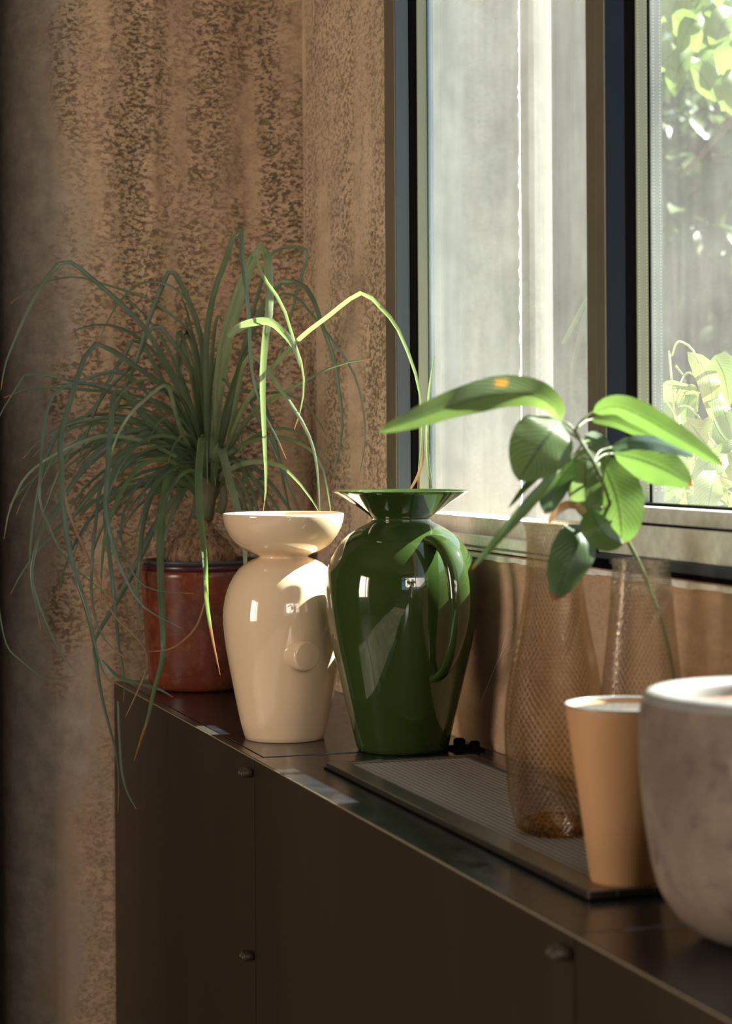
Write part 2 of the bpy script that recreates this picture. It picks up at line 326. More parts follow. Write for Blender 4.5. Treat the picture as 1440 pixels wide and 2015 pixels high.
# ------------------------------------------------------------------ setting: rooms and walls
WX, BY, CT = .966, 3.47, .812          # window wall x, back wall y, cabinet top z
def bev(o, wdt, seg=2):
    md = o.modifiers.new('bevel', 'BEVEL'); md.width = wdt; md.segments = seg; md.limit_method = 'ANGLE'; return o
boxo('floor', (-2.75, -1.75, -.1), (1.10, 4.4, 0), M['floorm'], kind='structure')
boxo('ceiling', (-2.75, -1.75, 2.9), (1.30, 4.4, 3.0), M['plaster'], kind='structure')
bm = bmesh.new()
for a, b in (((-2.72, -1.7, 0), (-2.6, 1.15, 2.9)), ((-2.72, 2.25, 0), (-2.6, 4.4, 2.9)), ((-2.72, 1.15, 2.2), (-2.6, 2.25, 2.9))): box(bm, a, b)
obj('wall_left', bm, M['plaster'])['kind'] = 'structure'
bm = bmesh.new()
for a, b in (((-2.72, -1.72, 0), (-.55, -1.6, 2.9)), ((1.05, -1.72, 0), (1.1, -1.6, 2.9)), ((-.55, -1.72, 0), (1.05, -1.6, 1.3)), ((-.55, -1.72, 2.6), (1.05, -1.6, 2.9))): box(bm, a, b)
obj('wall_front', bm, M['plaster'])['kind'] = 'structure'
boxo('wall_recess', (-2.6, 4.3, 0), (.45, 4.4, 2.9), M['recess_shade'], kind='structure')
boxo('shade_nib', (-.15, 3.39, 0), (.43, 4.3, 2.9), M['plaster'], kind='structure')  # unseen wall stub added to shade the left end of the back wall
d = empty('door_1', (-2.6, 1.7, 0), kind='structure')
for a, b in (((-2.62, 1.10, 0), (-2.52, 1.22, 2.25)), ((-2.62, 2.18, 0), (-2.52, 2.30, 2.25)), ((-2.62, 1.22, 2.13), (-2.52, 2.18, 2.25)), ((-2.62, 1.50, 0), (-2.55, 1.56, 2.13))):
    boxo('door_frame', a, b, M['wood'], d)
# back wall: a cast concrete wall with shallow vertical flutes whose free end rounds away from the room
prof = []
for k in range(13):
    t = math.pi/2*k/12; prof.append((.63-.13*math.sin(math.pi/2-t), BY+.13-.13*math.cos(math.pi/2-t)))
prof = [(.50, 4.3), (.50, 3.9)]+prof
xs = np.linspace(.635, WX+.03, 90)
def flute(x):
    g = lambda c, s_: math.exp(-((x-c)/s_)**2)
    return -.006*g(.735, .012)-.004*g(.665, .02)+.005*g(.80, .035)+.007*g(.90, .03)-.010*max(0, (x-.925)/.03)**1.5
for x in xs: prof.append((float(x), BY+flute(float(x))))
bm = bmesh.new(); vs = [[bm.verts.new((x, y, z)) for z in np.linspace(0, 2.9, 25)] for x, y in prof]
for i in range(len(prof)-1):
    for k in range(24): bm.faces.new((vs[i][k], vs[i+1][k], vs[i+1][k+1], vs[i][k+1]))
bmesh.ops.recalc_face_normals(bm, faces=bm.faces)
o = obj('wall_back', bm, M['wall'], None, True); o['kind'] = 'structure'
# window wall: concrete pier beside the window, low wall under it, lintel above, pier by the camera
yj = atx(762, 700, WX).y; zs = atx(1180, 1115, WX).z
bm = bmesh.new()
pp = [(WX+.020, BY+.02), (WX+.020, BY-.02), (WX+.018, 3.40), (WX+.014, 3.345), (WX+.006, 3.318), (WX, 3.30), (WX-.002, 3.22), (WX+.001, 3.10), (WX, 3.04), (WX+.0015, 3.03), (WX+.0015, 2.995), (WX, 2.985), (WX, yj+.004), (WX+.004, yj), (WX+.05, yj), (WX+.05, BY+.02)]
lo = [bm.verts.new((x, y, 0)) for x, y in pp]; hi = [bm.verts.new((x, y, 2.9)) for x, y in pp]
for i in range(len(pp)): bm.faces.new((lo[i], lo[(i+1) % len(pp)], hi[(i+1) % len(pp)], hi[i]))
bmesh.ops.recalc_face_normals(bm, faces=bm.faces)
obj('wall_pier', bm, M['wall_side'])['kind'] = 'structure'
boxo('wall_right', (WX, -1.7, 0), (WX+.212, yj, zs-.002), M['wall_low'], kind='structure')
bm = bmesh.new(); zz = np.linspace(0, 2.9, 420); c0 = []
for z in zz:
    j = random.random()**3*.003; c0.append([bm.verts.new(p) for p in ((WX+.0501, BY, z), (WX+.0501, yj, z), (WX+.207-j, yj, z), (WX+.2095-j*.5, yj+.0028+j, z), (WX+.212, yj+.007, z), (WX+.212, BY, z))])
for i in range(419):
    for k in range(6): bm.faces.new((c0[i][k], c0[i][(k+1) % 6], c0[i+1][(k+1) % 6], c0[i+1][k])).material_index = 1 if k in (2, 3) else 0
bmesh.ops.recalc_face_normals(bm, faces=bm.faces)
o = obj('wall_reveal', bm, M['wall_out']); o.data.materials.append(M['sunlit_edge_white']); o['kind'] = 'structure'  # white corner faces paint in sunlight on the chipped edge
boxo('wall_lintel', (WX, -1.7, 2.55), (WX+.212, yj, 2.9), M['wall_side'], kind='structure')
# irregular putty bead along the sill, its white standing in for sunlight on the ledge
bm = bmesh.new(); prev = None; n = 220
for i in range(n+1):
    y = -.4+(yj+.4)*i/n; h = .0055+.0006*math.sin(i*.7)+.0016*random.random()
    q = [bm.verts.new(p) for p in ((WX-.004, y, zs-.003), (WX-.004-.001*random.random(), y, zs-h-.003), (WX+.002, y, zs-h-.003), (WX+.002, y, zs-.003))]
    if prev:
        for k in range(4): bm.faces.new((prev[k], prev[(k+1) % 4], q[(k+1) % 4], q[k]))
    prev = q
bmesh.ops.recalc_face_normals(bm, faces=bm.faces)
obj('trim_1', bm, M['sunlit_edge_white'])['kind'] = 'structure'
# ------------------------------------------------------------------ window
W0 = empty('window_1', (WX, 2.4, zs), kind='structure')
def wpart(name, x0, x1, y0, y1, z0, z1, mat, bv=.0008): return boxo(name, (x0, y0, z0), (x1, y1, z1), mat, W0, bv)
ZT = 2.55
def yl(px, X=WX): return atx(px, 600, X).y
def zl(px, py, X=WX): return atx(px, py, X).z
# far jamb
wpart('jamb', WX-.002, WX+.020, yl(780), yl(762)+.002, zs, ZT, M['bronze'])
wpart('jamb_sky_tint', WX, WX+.0195, yl(780)-.0015, yl(780)-.0001, zs+.002, ZT, M['slate'], 0)  # thin blue-grey plate: sky reflection on the jamb side as colour
wpart('gasket', WX+.020, WX+.031, yl(780)-.004, yl(762), zs, ZT, M['black'])
wpart('sash_spacer', WX+.031, WX+.046, yl(780)-.006, yl(780)+.03, zs, ZT, M['spacer'])
wpart('sash_spacer', WX+.046, WX+.056, yl(780)-.008, yl(780)+.03, zs, ZT, M['spacer_b'])
y0m, y1m = yl(1200), yl(1164)
for k, (a, b) in enumerate(((y0m, y0m+.022), (y0m+.0225, y1m-.0006))):
    wpart('mullion', WX-.006, WX+.018, a, b, zs+.02, ZT, M['bronze'], .0006)
wpart('mullion_sky_tint', WX-.004, WX+.0185, y0m-.0015, y0m-.0001, zs+.02, ZT, M['navy'], 0)  # navy plate colours in the sky reflection on the mullion side
wpart('gasket', WX+.018, WX+.031, y0m-.002, y1m+.01, zs+.04, ZT, M['black'])
wpart('sash_spacer', WX+.031, WX+.045, y0m-.004, y0m+.03, zs+.06, ZT, M['spacer'])
wpart('sash_spacer', WX+.0455, WX+.0475, y0m-.005, y0m+.03, zs+.06, ZT, M['black'], 0)
wpart('sash_spacer', WX+.0478, WX+.061, y0m-.006, y0m+.03, zs+.06, ZT, M['spacer_d'])
# the two rows of desiccant holes in the spacer bar, joined (about 4 px apart)
for X0, X1, yy in ((WX+.0335, WX+.0425, y0m-.0042), (WX+.051, WX+.0585, y0m-.0062)):
    bm = bmesh.new()
    for i in range(330):
        z = zs+.085+i*.0036
        for X in (X0, X1): box(bm, (X-.0004, yy-.0002, z-.0005), (X+.0004, yy+.0003, z+.0005))
    o = obj('spacer_holes', bm, M['dot'], W0); o.matrix_parent_inverse = Matrix.Translation(-W0.location); o['kind'] = 'stuff'
# bottom rails, left sash (lower) and right sash (higher)
zA = zl(1000, 1019, WX+.05); zB = zl(970, 1054, WX+.02)
wpart('bottom_rail', WX+.020, WX+.055, y1m-.01, yl(780), zs-.001, zA, M['alu'])
wpart('bottom_track', WX-.001, WX+.022, y1m-.01, yl(780)+.02, zs, zB, M['alu'])
wpart('track_lip', WX-.004, WX, y1m-.01, yl(780)+.02, zs+.004, zs+.0065, M['bronze'], 0)
zC = zl(1350, 998, WX+.045); zD = zl(1350, 1038, WX+.006); zE = zl(1350, 1108, WX-.006)
wpart('bottom_rail', WX+.012, WX+.055, -.5, y1m-.011, zs, zC, M['alu_g'])
wpart('gasket', WX+.030, WX+.046, -.5, y1m-.011, zC, zC+.003, M['black'], 0)
wpart('bottom_sash', WX-.004, WX+.014, -.5, y1m-.011, zE+.001, zD, M['alu_g'])
wpart('rail_edge', WX-.010, WX+.013, -.5, y1m-.011, zs+.0055, zE, M['slate'], .001)
wpart('rail_seal', WX-.006, WX+.01, -.5, y1m-.011, zs-.0005, zs+.005, M['black'], 0)
wpart('groove', WX-.0046, WX+.0135, -.5, y1m-.011, zD-.0003, zD+.0012, M['black'], 0)
g1 = wpart('glass_pane', WX+.0485, WX+.0505, y1m-.02, yl(780)-.002, zA-.01, ZT, M['pane'], 0)
g2 = wpart('glass_pane', WX+.0462, WX+.0474, -.5, y0m+.01, zC-.004, ZT, M['pane'], 0)
wpart('latch', WX-.016, WX-.004, yl(1182), yl(1166), zl(1172, 1106), zl(1172, 1042), M['black'], .002)
wpart('latch_foot', WX-.022, WX-.004, yl(1212), yl(1172), zl(1190, 1112), zl(1190, 1097), M['black'], .002)
# ------------------------------------------------------------------ outside
boxo('ground', (1.08, -2, -.4), (12, 16, -.3), M['ground'], kind='structure')
bm = bmesh.new(); pr = [(WX+.212, 3.47), (1.385, 3.47), (1.388, 3.472), (1.392, 3.56), (1.41, 3.556), (1.435, 3.545)]
for k in range(7): t = k/6; pr.append((1.435+.082*t, 3.545+.004+.078*t**1.7))
pr += [(1.53, 3.645), (1.56, 3.645), (1.585, 3.635), (1.61, 3.636), (1.64, 3.628), (1.69, 3.622), (1.70, 3.66), (1.70, 4.4), (.95, 4.4)]
zz = np.linspace(-.4, 3.4, 60)
vs = [[bm.verts.new((x+(.0016*random.random() if i in (1, 2) else 0), y, z)) for z in zz] for i, (x, y) in enumerate(pr)]
for i in range(len(pr)-1):
    for k in range(59):
        f_ = bm.faces.new((vs[i][k], vs[i+1][k], vs[i+1][k+1], vs[i][k+1])); f_.material_index = 0 if i < 3 else 1
bmesh.ops.recalc_face_normals(bm, faces=bm.faces)
o = obj('wall_outside', bm, M['wall_out']); o.data.materials.append(M['wall_out2']); o['kind'] = 'structure'
def leafquad(bm, uv, c, n_, tdir, L, Wd, nseg=4):
    """a small pointed leaf of a few faces at c with normal n_ and direction tdir"""
    s_ = n_.cross(tdir).normalized(); pr_ = [0, .8, 1, .7, 0]; last = None
    for i in range(nseg+1):
        u = i/nseg; w_ = Wd*.5*pr_[i]; p = c+tdir*(L*u)-n_*(L*.25*u*u)
        row = [bm.verts.new(p-s_*w_+n_*w_*.3), bm.verts.new(p), bm.verts.new(p+s_*w_+n_*w_*.3)]
        if last:
            for k in range(2):
                f_ = bm.faces.new((last[k], last[k+1], row[k+1], row[k])); f_.smooth = True
                for lp, q in zip(f_.loops, (((i-1)/nseg, k/2), ((i-1)/nseg, (k+1)/2), (u, (k+1)/2), (u, k/2))): lp[uv].uv = q
        last = row
def rv(): return Vector((random.gauss(0, 1), random.gauss(0, 1), random.gauss(0, 1))).normalized()
def bush(name, cx, cy, z0, rx, ry, rz, n, L, mat, label, cat, group=None, trunk=True):
    t = empty(name, (cx, cy, -.3), label, cat, group); bm = bmesh.new(); uv = bm.loops.layers.uv.new('uv')
    for i in range(n):
        d_ = rv(); rr = .72+.28*random.random(); c = Vector((d_.x*rx*rr, d_.y*ry*rr, z0+.3+d_.z*rz*rr))
        nn = (d_*.6+rv()*.7+Vector((0, 0, .5))).normalized(); td = (Vector((d_.x, d_.y, -.5))+rv()*.8); td = (td-nn*td.dot(nn)).normalized()
        leafquad(bm, uv, c, nn, td, L*random.uniform(.6, 1.3), L*.5*random.uniform(.7, 1.2))
    o = obj('foliage', bm, mat, t); o['kind'] = 'stuff'
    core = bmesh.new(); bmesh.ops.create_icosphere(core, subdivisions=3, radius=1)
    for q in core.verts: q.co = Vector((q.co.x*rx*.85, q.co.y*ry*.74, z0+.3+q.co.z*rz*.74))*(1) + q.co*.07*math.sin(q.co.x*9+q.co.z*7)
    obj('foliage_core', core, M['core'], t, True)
    if trunk:
        for k in range(4):
            a = random.uniform(0, 6.28); P0 = Vector((cx+.05*math.cos(a), cy+.05*math.sin(a), -.3))
            tube('branch', [P0, P0+Vector((.1*math.cos(a), .1*math.sin(a), z0*.5+.2)), Vector((cx+rx*.6*math.cos(a), cy+ry*.6*math.sin(a), z0+rz*.4))], lambda s: .03*(1-.7*s), M['bark'], t, 10, 6)
    return t
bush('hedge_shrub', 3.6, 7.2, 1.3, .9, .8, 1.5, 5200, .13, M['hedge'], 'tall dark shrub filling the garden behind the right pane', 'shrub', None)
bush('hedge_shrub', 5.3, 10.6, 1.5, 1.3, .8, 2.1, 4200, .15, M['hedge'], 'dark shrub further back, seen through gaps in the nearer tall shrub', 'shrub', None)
# overhanging tree branch at the top right, individual lit leaves
br = empty('garden_tree', (2.55, 4.3, -.3), 'garden tree with large sunlit pale green leaves hanging at the top right', 'tree')
tube('trunk', [(2.55, 4.3, -.3), (2.6, 4.35, .8), (2.55, 4.3, 2.3)], lambda s: .05-.02*s, M['bark'], br, 12, 8)
tube('branch', [(2.55, 4.3, 1.9), (2.35, 4.35, 1.98), (2.15, 4.4, 1.8)], lambda s: .014-.009*s, M['bark'], br, 10, 6)
def broad_leaf(name, pts, width, mat, parent, roll=0.0, fold=.25, wave=.0, n=22, na=8, shape=None, curl=0):
    """pts: (px, py, depth) of the midrib from stalk to tip; width in metres; roll turns the blade about its midrib"""
    off = parent.location; W3 = [tuple(at(*p)-off) for p in pts]; P = crv(W3, n)
    bm = bmesh.new(); uv = bm.loops.layers.uv.new('uv'); rows = []; side0 = None
    for i in range(n):
        u = i/(n-1); t = Vector(P[min(i+1, n-1)]-P[max(i-1, 0)]).normalized()
        vd = (Vector(P[i])+off-CAM).normalized(); s = t.cross(vd)
        if s.length < .05: s = side0 or RP
        s.normalize()
        if side0 and s.dot(side0) < 0: s = -s
        side0 = s.copy(); nn = s.cross(t).normalized(); ro = roll(u) if callable(roll) else roll
        s2 = s*math.cos(ro)+nn*math.sin(ro); n2 = s2.cross(t).normalized()
        w_ = width*.5*(shape(u) if shape else (math.sin(math.pi*min(1, u**.8))**.75 if 0 < u < 1 else 0)); row = []
        for k in range(na+1):
            v = k/na*2-1; row.append(bm.verts.new(Vector(P[i])+s2*(w_*v)+n2*(fold*w_*abs(v)+wave*w_*math.sin(u*19+v)*v*v-curl*w_*v*v*v)))
        rows.append(row)
    for i in range(n-1):
        for k in range(na):
            f_ = bm.faces.new((rows[i][k], rows[i][k+1], rows[i+1][k+1], rows[i+1][k])); f_.smooth = True
            for lp, q in zip(f_.loops, ((i, k), (i, k+1), (i+1, k+1), (i+1, k))): lp[uv].uv = (q[0]/(n-1), q[1]/na)
    bmesh.ops.remove_doubles(bm, verts=bm.verts, dist=1e-6)
    return obj(name, bm, mat, parent)
for i in range(60):
    px, py = random.uniform(1290, 1490), random.uniform(-220, 190)
    if py > 40+(px-1290)*.35 and random.random() < .35: py -= 150
    d_ = random.uniform(4.5, 5.2); a = random.uniform(-.6, 1.0)+math.pi/2; L = random.uniform(55, 105)
    broad_leaf('leaf', [(px, py, d_), (px+L*.5*math.cos(a)*1.1, py+L*.5*math.sin(a)*.8, d_-.03), (px+L*math.cos(a), py+L*math.sin(a), d_)], random.uniform(.05, .08), M['garden'], br, random.uniform(-.9, .9), .2, .05, 8, 4)
# shrub just outside the glass, bottom right
gs = empty('garden_shrub', (1.4, 2.72, -.3), 'sunlit yellow green shrub just outside the right window pane', 'shrub')
DG = 3.0
tube('stem', [(1.42, 2.75, -.3), at(1352, 1300, DG), at(1350, 1000, DG), at(1332, 860, DG), at(1322, 760, DG), at(1316, 690, DG)], lambda s: .004*(1-.6*s), M['twig'], gs, 30, 6)
for pts in ([(1330, 720), (1345, 738), (1352, 735)], [(1322, 700), (1335, 672), (1360, 685), (1375, 715)], [(1330, 775), (1350, 735), (1375, 745), (1392, 765)], [(1335, 800), (1355, 760), (1372, 770), (1370, 810)], [(1336, 830), (1322, 805), (1312, 790)],
            [(1335, 800), (1355, 800), (1385, 835), (1400, 870), (1440, 890)], [(1345, 900), (1380, 925), (1440, 945)], [(1350, 955), (1400, 958), (1450, 957)]):
    tube('twig', [at(x, y, DG+random.uniform(-.04, .04)) for x, y in pts], .0016, M['twig'], gs, 12, 5)
gl = [([(1352, 692), (1378, 712), (1398, 760), (1402, 830)], .036, 'garden_y', .5), ([(1375, 745), (1400, 770), (1425, 810), (1442, 870)], .032, 'garden', .7), ([(1350, 755), (1330, 790), (1322, 850)], .055, 'garden', .3),
      ([(1362, 760), (1352, 800), (1355, 850)], .03, 'garden', -.7), ([(1350, 820), (1370, 850), (1395, 880)], .06, 'garden_y', .2), ([(1405, 700), (1425, 740), (1436, 800)], .045, 'garden', .2), ([(1400, 815), (1415, 850), (1440, 880)], .05, 'garden', .4)]
for pts, wd, mt, ro in gl:
    broad_leaf('leaf', [(x, y, DG+random.uniform(-.08, .08)) for x, y in pts], wd, M[mt], gs, ro, .2, .04, 10, 4)
for i in range(70):
    px, py = random.uniform(1240, 1500), random.uniform(860, 1000); d_ = DG+random.uniform(-.15, .45); a = random.uniform(.2, 2.6); L = random.uniform(50, 100)
    broad_leaf('leaf', [(px, py, d_), (px+L*.5*math.cos(a), py+L*.5*math.sin(a)-8, d_-.02), (px+L*math.cos(a), py+L*math.sin(a), d_)], random.uniform(.03, .06), M[random.choice(('garden', 'garden', 'garden_y'))], gs, random.uniform(-.8, .8), .2, .05, 8, 4)
# ------------------------------------------------------------------ cabinets under the window
FX = .663; y1c, y2c = 2.548, 1.553; BK = WX-.001
cabs = [(y1c+.001, BY-.016, 'leftmost dark brown steel cabinet, under the red pot and cream vase'), (y2c+.001, y1c-.001, 'middle dark brown steel cabinet, under the green vase and the grille'), (.45, y2c-.001, 'nearest dark brown steel cabinet, under the stone pot at lower right')]
for i, (a, b, lab) in enumerate(cabs):
    c = empty('cabinet', (FX, (a+b)/2, 0), lab, 'cabinet', None)
    boxo('front_panel', (FX, a+.0006, .04), (FX+.003, b-.0008, CT-.0021 if i else CT-.0036), M['front'], c, .0003)
    boxo('seam_gap', (FX+.001, a-.002, .04), (FX+.0029, a+.0006, CT-.004), M['black'], c)
    boxo('body', (FX+.003, a, 0), (BK-.002, b, CT-.014 if i == 0 else CT-.0025), M['front'], c)
    if i == 0:
        boxo('rim_strip', (FX, a+.0005, CT-.0035), (FX+.0115, b, CT), M['tray'], c, .0006)
        boxo('lid', (FX+.0135, a+.006, CT-.012), (BK-.004, b, CT), M['top'], c, .0008)
        boxo('lid_gap', (FX+.006, a+.0005, CT-.013), (BK-.003, b-.002, CT-.006), M['black'], c)
    else:
        boxo('top_panel', (FX, a, CT-.002), (BK-.004, b, CT), M['top'], c, .0007)
    boxo('bare_edge', (FX-.0006, a, CT-.0021), (FX+.0008, b, CT-.0006), M['edge'], c)
def catch(parent, px, py, y):
    p = atx(px, py, FX); p.y = y
    k = empty('catch', p-parent.location); k.parent = parent
    bm = bmesh.new(); box(bm, (-.009, -.005, -.005), (0, .005, .005)); bmesh.ops.bevel(bm, geom=bm.edges[:], offset=.0008, segments=1, affect='EDGES'); obj('catch_block', bm, M['catch'], k)
    for s in (-.0055, .0055):
        o = lathe('catch_pin', [(0, 0), (.0048, 0), (.0056, .001), (.0056, .011), (.0038, .013), (.0038, .0115), (0, .0115)], M['catch'], k, 16); o.location = (-.002, s, 0); o.rotation_euler = (0, -math.pi/2, 0)
cab = [o for o in sc.objects if o.name.startswith('cabinet')]; cab.sort(key=lambda o: -o.location.y)
# ------------------------------------------------------------------ ventilation grille on the middle cabinet
gy0, gy1, gx0, gx1 = 1.66, 2.437, .722, .912; gz = CT+.0005
gr = empty('ventilation_grille', ((gx0+gx1)/2, (gy0+gy1)/2, gz), 'framed square mesh ventilation grille lying on the middle cabinet', 'grille')
fw_ = .026; GT = gz+.0075
for nm, a, b in (('frame_bar', (gx0, gy0, gz), (gx0+fw_, gy1, GT)), ('frame_bar', (gx1-.014, gy0, gz), (gx1, gy1, GT)), ('frame_bar', (gx0+fw_, gy0, gz), (gx1-.014, gy0+.02, GT)), ('frame_bar', (gx0+fw_, gy1-.012, gz), (gx1-.014, gy1, GT))):
    boxo(nm, a, b, M['tray'], gr, .0012)
boxo('frame_shadow_gap', (gx0-.002, gy0-.002, gz-.0004), (gx1+.002, gy1+.002, gz+.0012), M['black'], gr)
boxo('grille_backing', (gx0+fw_-.001, gy0+.019, gz+.0012), (gx1-.013, gy1-.011, gz+.0016), M['black'], gr)
bm = bmesh.new(); st = .0072; nx = int((gx1-gx0-fw_-.014)/st); ny = int((gy1-gy0-.032)/st)
for i in range(nx+1): x = gx0+fw_+i*st; box(bm, (x-.0006, gy0+.02, GT-.0026), (x+.0006, gy1-.012, GT-.0020))
for i in range(ny+1): y = gy0+.02+i*st; box(bm, (gx0+fw_, y-.0006, GT-.0027), (gx1-.014, y+.0006, GT-.0021))
for v in bm.verts: v.co -= gr.location
o = obj('mesh_wires', bm, M['grid'], gr); o['kind'] = 'stuff'
# ------------------------------------------------------------------ lathe things
def thing_at(name, px, py, z, label, cat, hgt=0):
    p = atz(px, py, z); e_ = empty(name, p, label, cat); e_['_d'] = (p-CAM).dot(FW); return e_
def prof_px(d_, base_y, rows): s = d_/F; return [(hw*s, (base_y-y)*s) for y, hw in rows]
# cream vase
v = thing_at('footed_vase', 560, 1452.5, CT, 'cream glazed vase with a bowl shaped mouth and round knob, left of the green vase', 'vase'); d_ = v['_d']
rows = [(1455, 0), (1455.5, 74), (1454, 78), (1445, 80.5), (1423, 86.5), (1395, 92.5), (1367, 98), (1335, 104), (1302, 110), (1275, 114.5), (1250, 117.8), (1230, 119.5), (1212, 120), (1195, 118.5), (1175, 115), (1153, 108), (1135, 98.5), (1121, 88), (1111, 76), (1104, 62), (1100, 51), (1098, 47.5), (1096, 49), (1092, 58), (1086, 74), (1078, 87), (1068, 97.5), (1055, 107), (1041, 114), (1028, 118), (1018, 119.6), (1013.5, 119.6), (1012.3, 117.5), (1013.5, 115), (1028, 112), (1050, 102), (1070, 86), (1085, 62), (1094, 44), (1110, 40), (1150, 95), (1210, 112), (1300, 100), (1400, 82), (1440, 70), (1446, 0)]
lathe('body', prof_px(d_, 1455.5, rows), M['cream'], v, 96)
toc = -FW; rgt = RT
s = d_/F; dr = (toc*math.cos(R(31))+rgt*math.sin(R(31))).normalized()
k_ = lathe('knob', [(0, .052), (24*s, .052), (27*s, .0512), (28.4*s, .049), (28.4*s, .012), (29.5*s, .004), (33*s, -.004), (33*s, -.03)], M['cream'], v, 48)
fc = v.location+RT*(50*s)+toc*(.0905)+ZZ*(1455.5-1281)*s
k_.location = fc-dr*.052-v.location; k_.rotation_euler = dr.to_track_quat('Z', 'Y').to_euler()
# green vase
v = thing_at('handled_vase', 792, 1474.5, CT, 'glossy dark green vase with ear handle and wide funnel mouth', 'vase'); d_ = v['_d']
rows = [(1472, 0), (1472, 83), (1470, 88), (1462, 91.5), (1440, 96.5), (1403, 105), (1355, 117), (1302, 129), (1270, 137), (1246, 141.5), (1220, 146), (1198, 149), (1175, 151), (1153, 151.5), (1133, 149.5), (1113, 145.5), (1095, 138.5), (1077, 128.5), (1062, 117.5), (1049, 104.5), (1038, 88), (1030, 73), (1025, 62), (1021, 57.5), (1018.5, 56.5), (1016, 58), (1010, 65), (1000, 78), (985, 99), (970, 124), (964.5, 134), (962.8, 135), (962.3, 133), (964, 130), (972, 116), (985, 94), (1000, 74), (1012, 56), (1020, 50), (1040, 80), (1080, 120), (1150, 143), (1240, 133), (1400, 96), (1450, 80), (1456, 0)]
lathe('body', prof_px(d_, 1472, rows), M['green'], v, 128)
s = d_/F; psi = R(30); dr = toc*math.cos(psi)+rgt*math.sin(psi)
hp = [(1062, 95), (1056, 116), (1057, 140), (1068, 168), (1090, 190), (1120, 204), (1160, 211), (1200, 210), (1240, 199), (1275, 181), (1302, 158), (1318, 134), (1321, 118)]
hw_ = [15, 17, 19, 21, 22, 22.5, 22, 20, 17, 14, 12, 13, 14]
P = crv([(r_*s, (1472-y)*s, w__*s) for (y, r_), w__ in zip(hp, hw_)], 60); bm = bmesh.new(); rings = []; sd_ = dr.cross(ZZ).normalized(); sg = 24
for i in range(60):
    a = P[max(i-1, 0)]; b = P[min(i+1, 59)]; t2 = Vector((b[0]-a[0], b[1]-a[1])).normalized(); c = dr*P[i][0]+ZZ*P[i][1]; nrm = dr*(-t2.y)+ZZ*t2.x; w_ = P[i][2]
    rings.append([bm.verts.new(c+sd_*(w_*math.cos(2*math.pi*k/sg))+nrm*(w_*.62*math.sin(2*math.pi*k/sg)*(1+.25*math.cos(2*math.pi*k/sg)**2))) for k in range(sg)])
for i in range(59):
    for k in range(sg): bm.faces.new((rings[i][k], rings[i][(k+1) % sg], rings[i+1][(k+1) % sg], rings[i+1][k]))
bm.faces.new(rings[0]); bm.faces.new(rings[-1][::-1]); bmesh.ops.recalc_face_normals(bm, faces=bm.faces)
obj('handle', bm, M['green'], v, True)
# ------------------------------------------------------------------ ponytail palm in its red pot
PD = 3.39
pl = thing_at('potted_ponytail_palm', 397, 1352, CT, 'ponytail palm with long drooping strap leaves in a dark red glazed pot', 'potted plant'); d_ = pl['_d']
rows = [(1352, 0), (1352, 88), (1350, 96), (1344, 101), (1330, 104), (1290, 108.5), (1233, 112), (1157, 117), (1130, 119), (1121, 119.5), (1119, 117), (1119, 112), (1150, 108), (1330, 94), (1335, 0)]
lathe('pot', prof_px(d_, 1352, rows), M['rust'], pl, 96)
lathe('pot_lip', prof_px(d_, 1352, [(1121, 111), (1118.5, 116), (1110, 117), (1107.5, 115), (1108, 111), (1125, 108)]), M['lip'], pl, 96)
lathe('inner_pot', prof_px(d_, 1352, [(1125, 107), (1108, 109), (1104, 115), (1101, 116), (1099.5, 114), (1101, 108), (1115, 105), (1300, 90), (1310, 0)]), M['liner'], pl, 96)
lathe('soil', prof_px(d_, 1352, [(1106, 105), (1105, 60), (1104, 0)]), M['soil'], pl, 48)
def bd(r, z, a): return r*(1+.05*math.sin(3*a+z*20)+.03*math.sin(7*a+1+z*50)), z
lathe('bulb', prof_px(d_, 1352, [(1112, 64), (1095, 68), (1078, 64), (1062, 52), (1050, 38), (1040, 29), (1030, 24), (1020, 22), (1012, 20), (1005, 17)]), M['bulb'], pl, 72, deform=bd)
bm = bmesh.new(); s = d_/F
for i in range(900):   # loose fibres on the bulb
    a = random.uniform(0, 6.28); q = random.random(); r_ = (68-44*q**1.4)*s*1.0; z_ = (1352-(1098-70*q))*s; rad = Vector((math.cos(a), math.sin(a), 0))
    c = rad*r_+ZZ*z_; t_ = (Vector((-math.sin(a), math.cos(a), 0))*random.gauss(0, .7)+ZZ*random.uniform(-1, .3)+rad*.55).normalized(); L = random.uniform(.004, .011); sx = rad.cross(t_).normalized()*.00035
    bm.faces.new([bm.verts.new(c-sx), bm.verts.new(c+sx), bm.verts.new(c+t_*L)])
o = obj('bulb_fibres', bm, M['bulb'], pl); o['kind'] = 'stuff'
tube('stem', [at(398, 1022, PD), at(402, 985, PD), at(407, 950, PD), at(412, 905, PD), at(415, 870, PD)], lambda q: .0195-.004*abs(q-.5)-.008*max(0, q-.6), M['neck'], pl, 16, 16)
tube('offshoot_stem', [at(432, 1010, PD-.01), at(440, 985, PD-.01), at(438, 950, PD-.01)], lambda q: .008-.003*q, M['neck'], pl, 8, 10)
def strap(pts, w_px, mat, d0=PD, d1=3.2, tw=.3, name='leaf', dmid=None):
    """pts in picture coordinates from the crown to the tip; depth runs from d0 to d1 along the length"""
    seg = [0]
    for a, b in zip(pts, pts[1:]): seg.append(seg[-1]+math.hypot(a[0]-b[0], a[1]-b[1]))
    W3 = []
    for (x, y), q in zip(pts, seg):
        u = q/seg[-1]; dd = d0+(d1-d0)*(min(1, u*1.6)**.8 if dmid is None else u); W3.append(at(x, y, dd))
    return ribbon(W3, w_px*1.22*3.2/F, mat, tw, name)
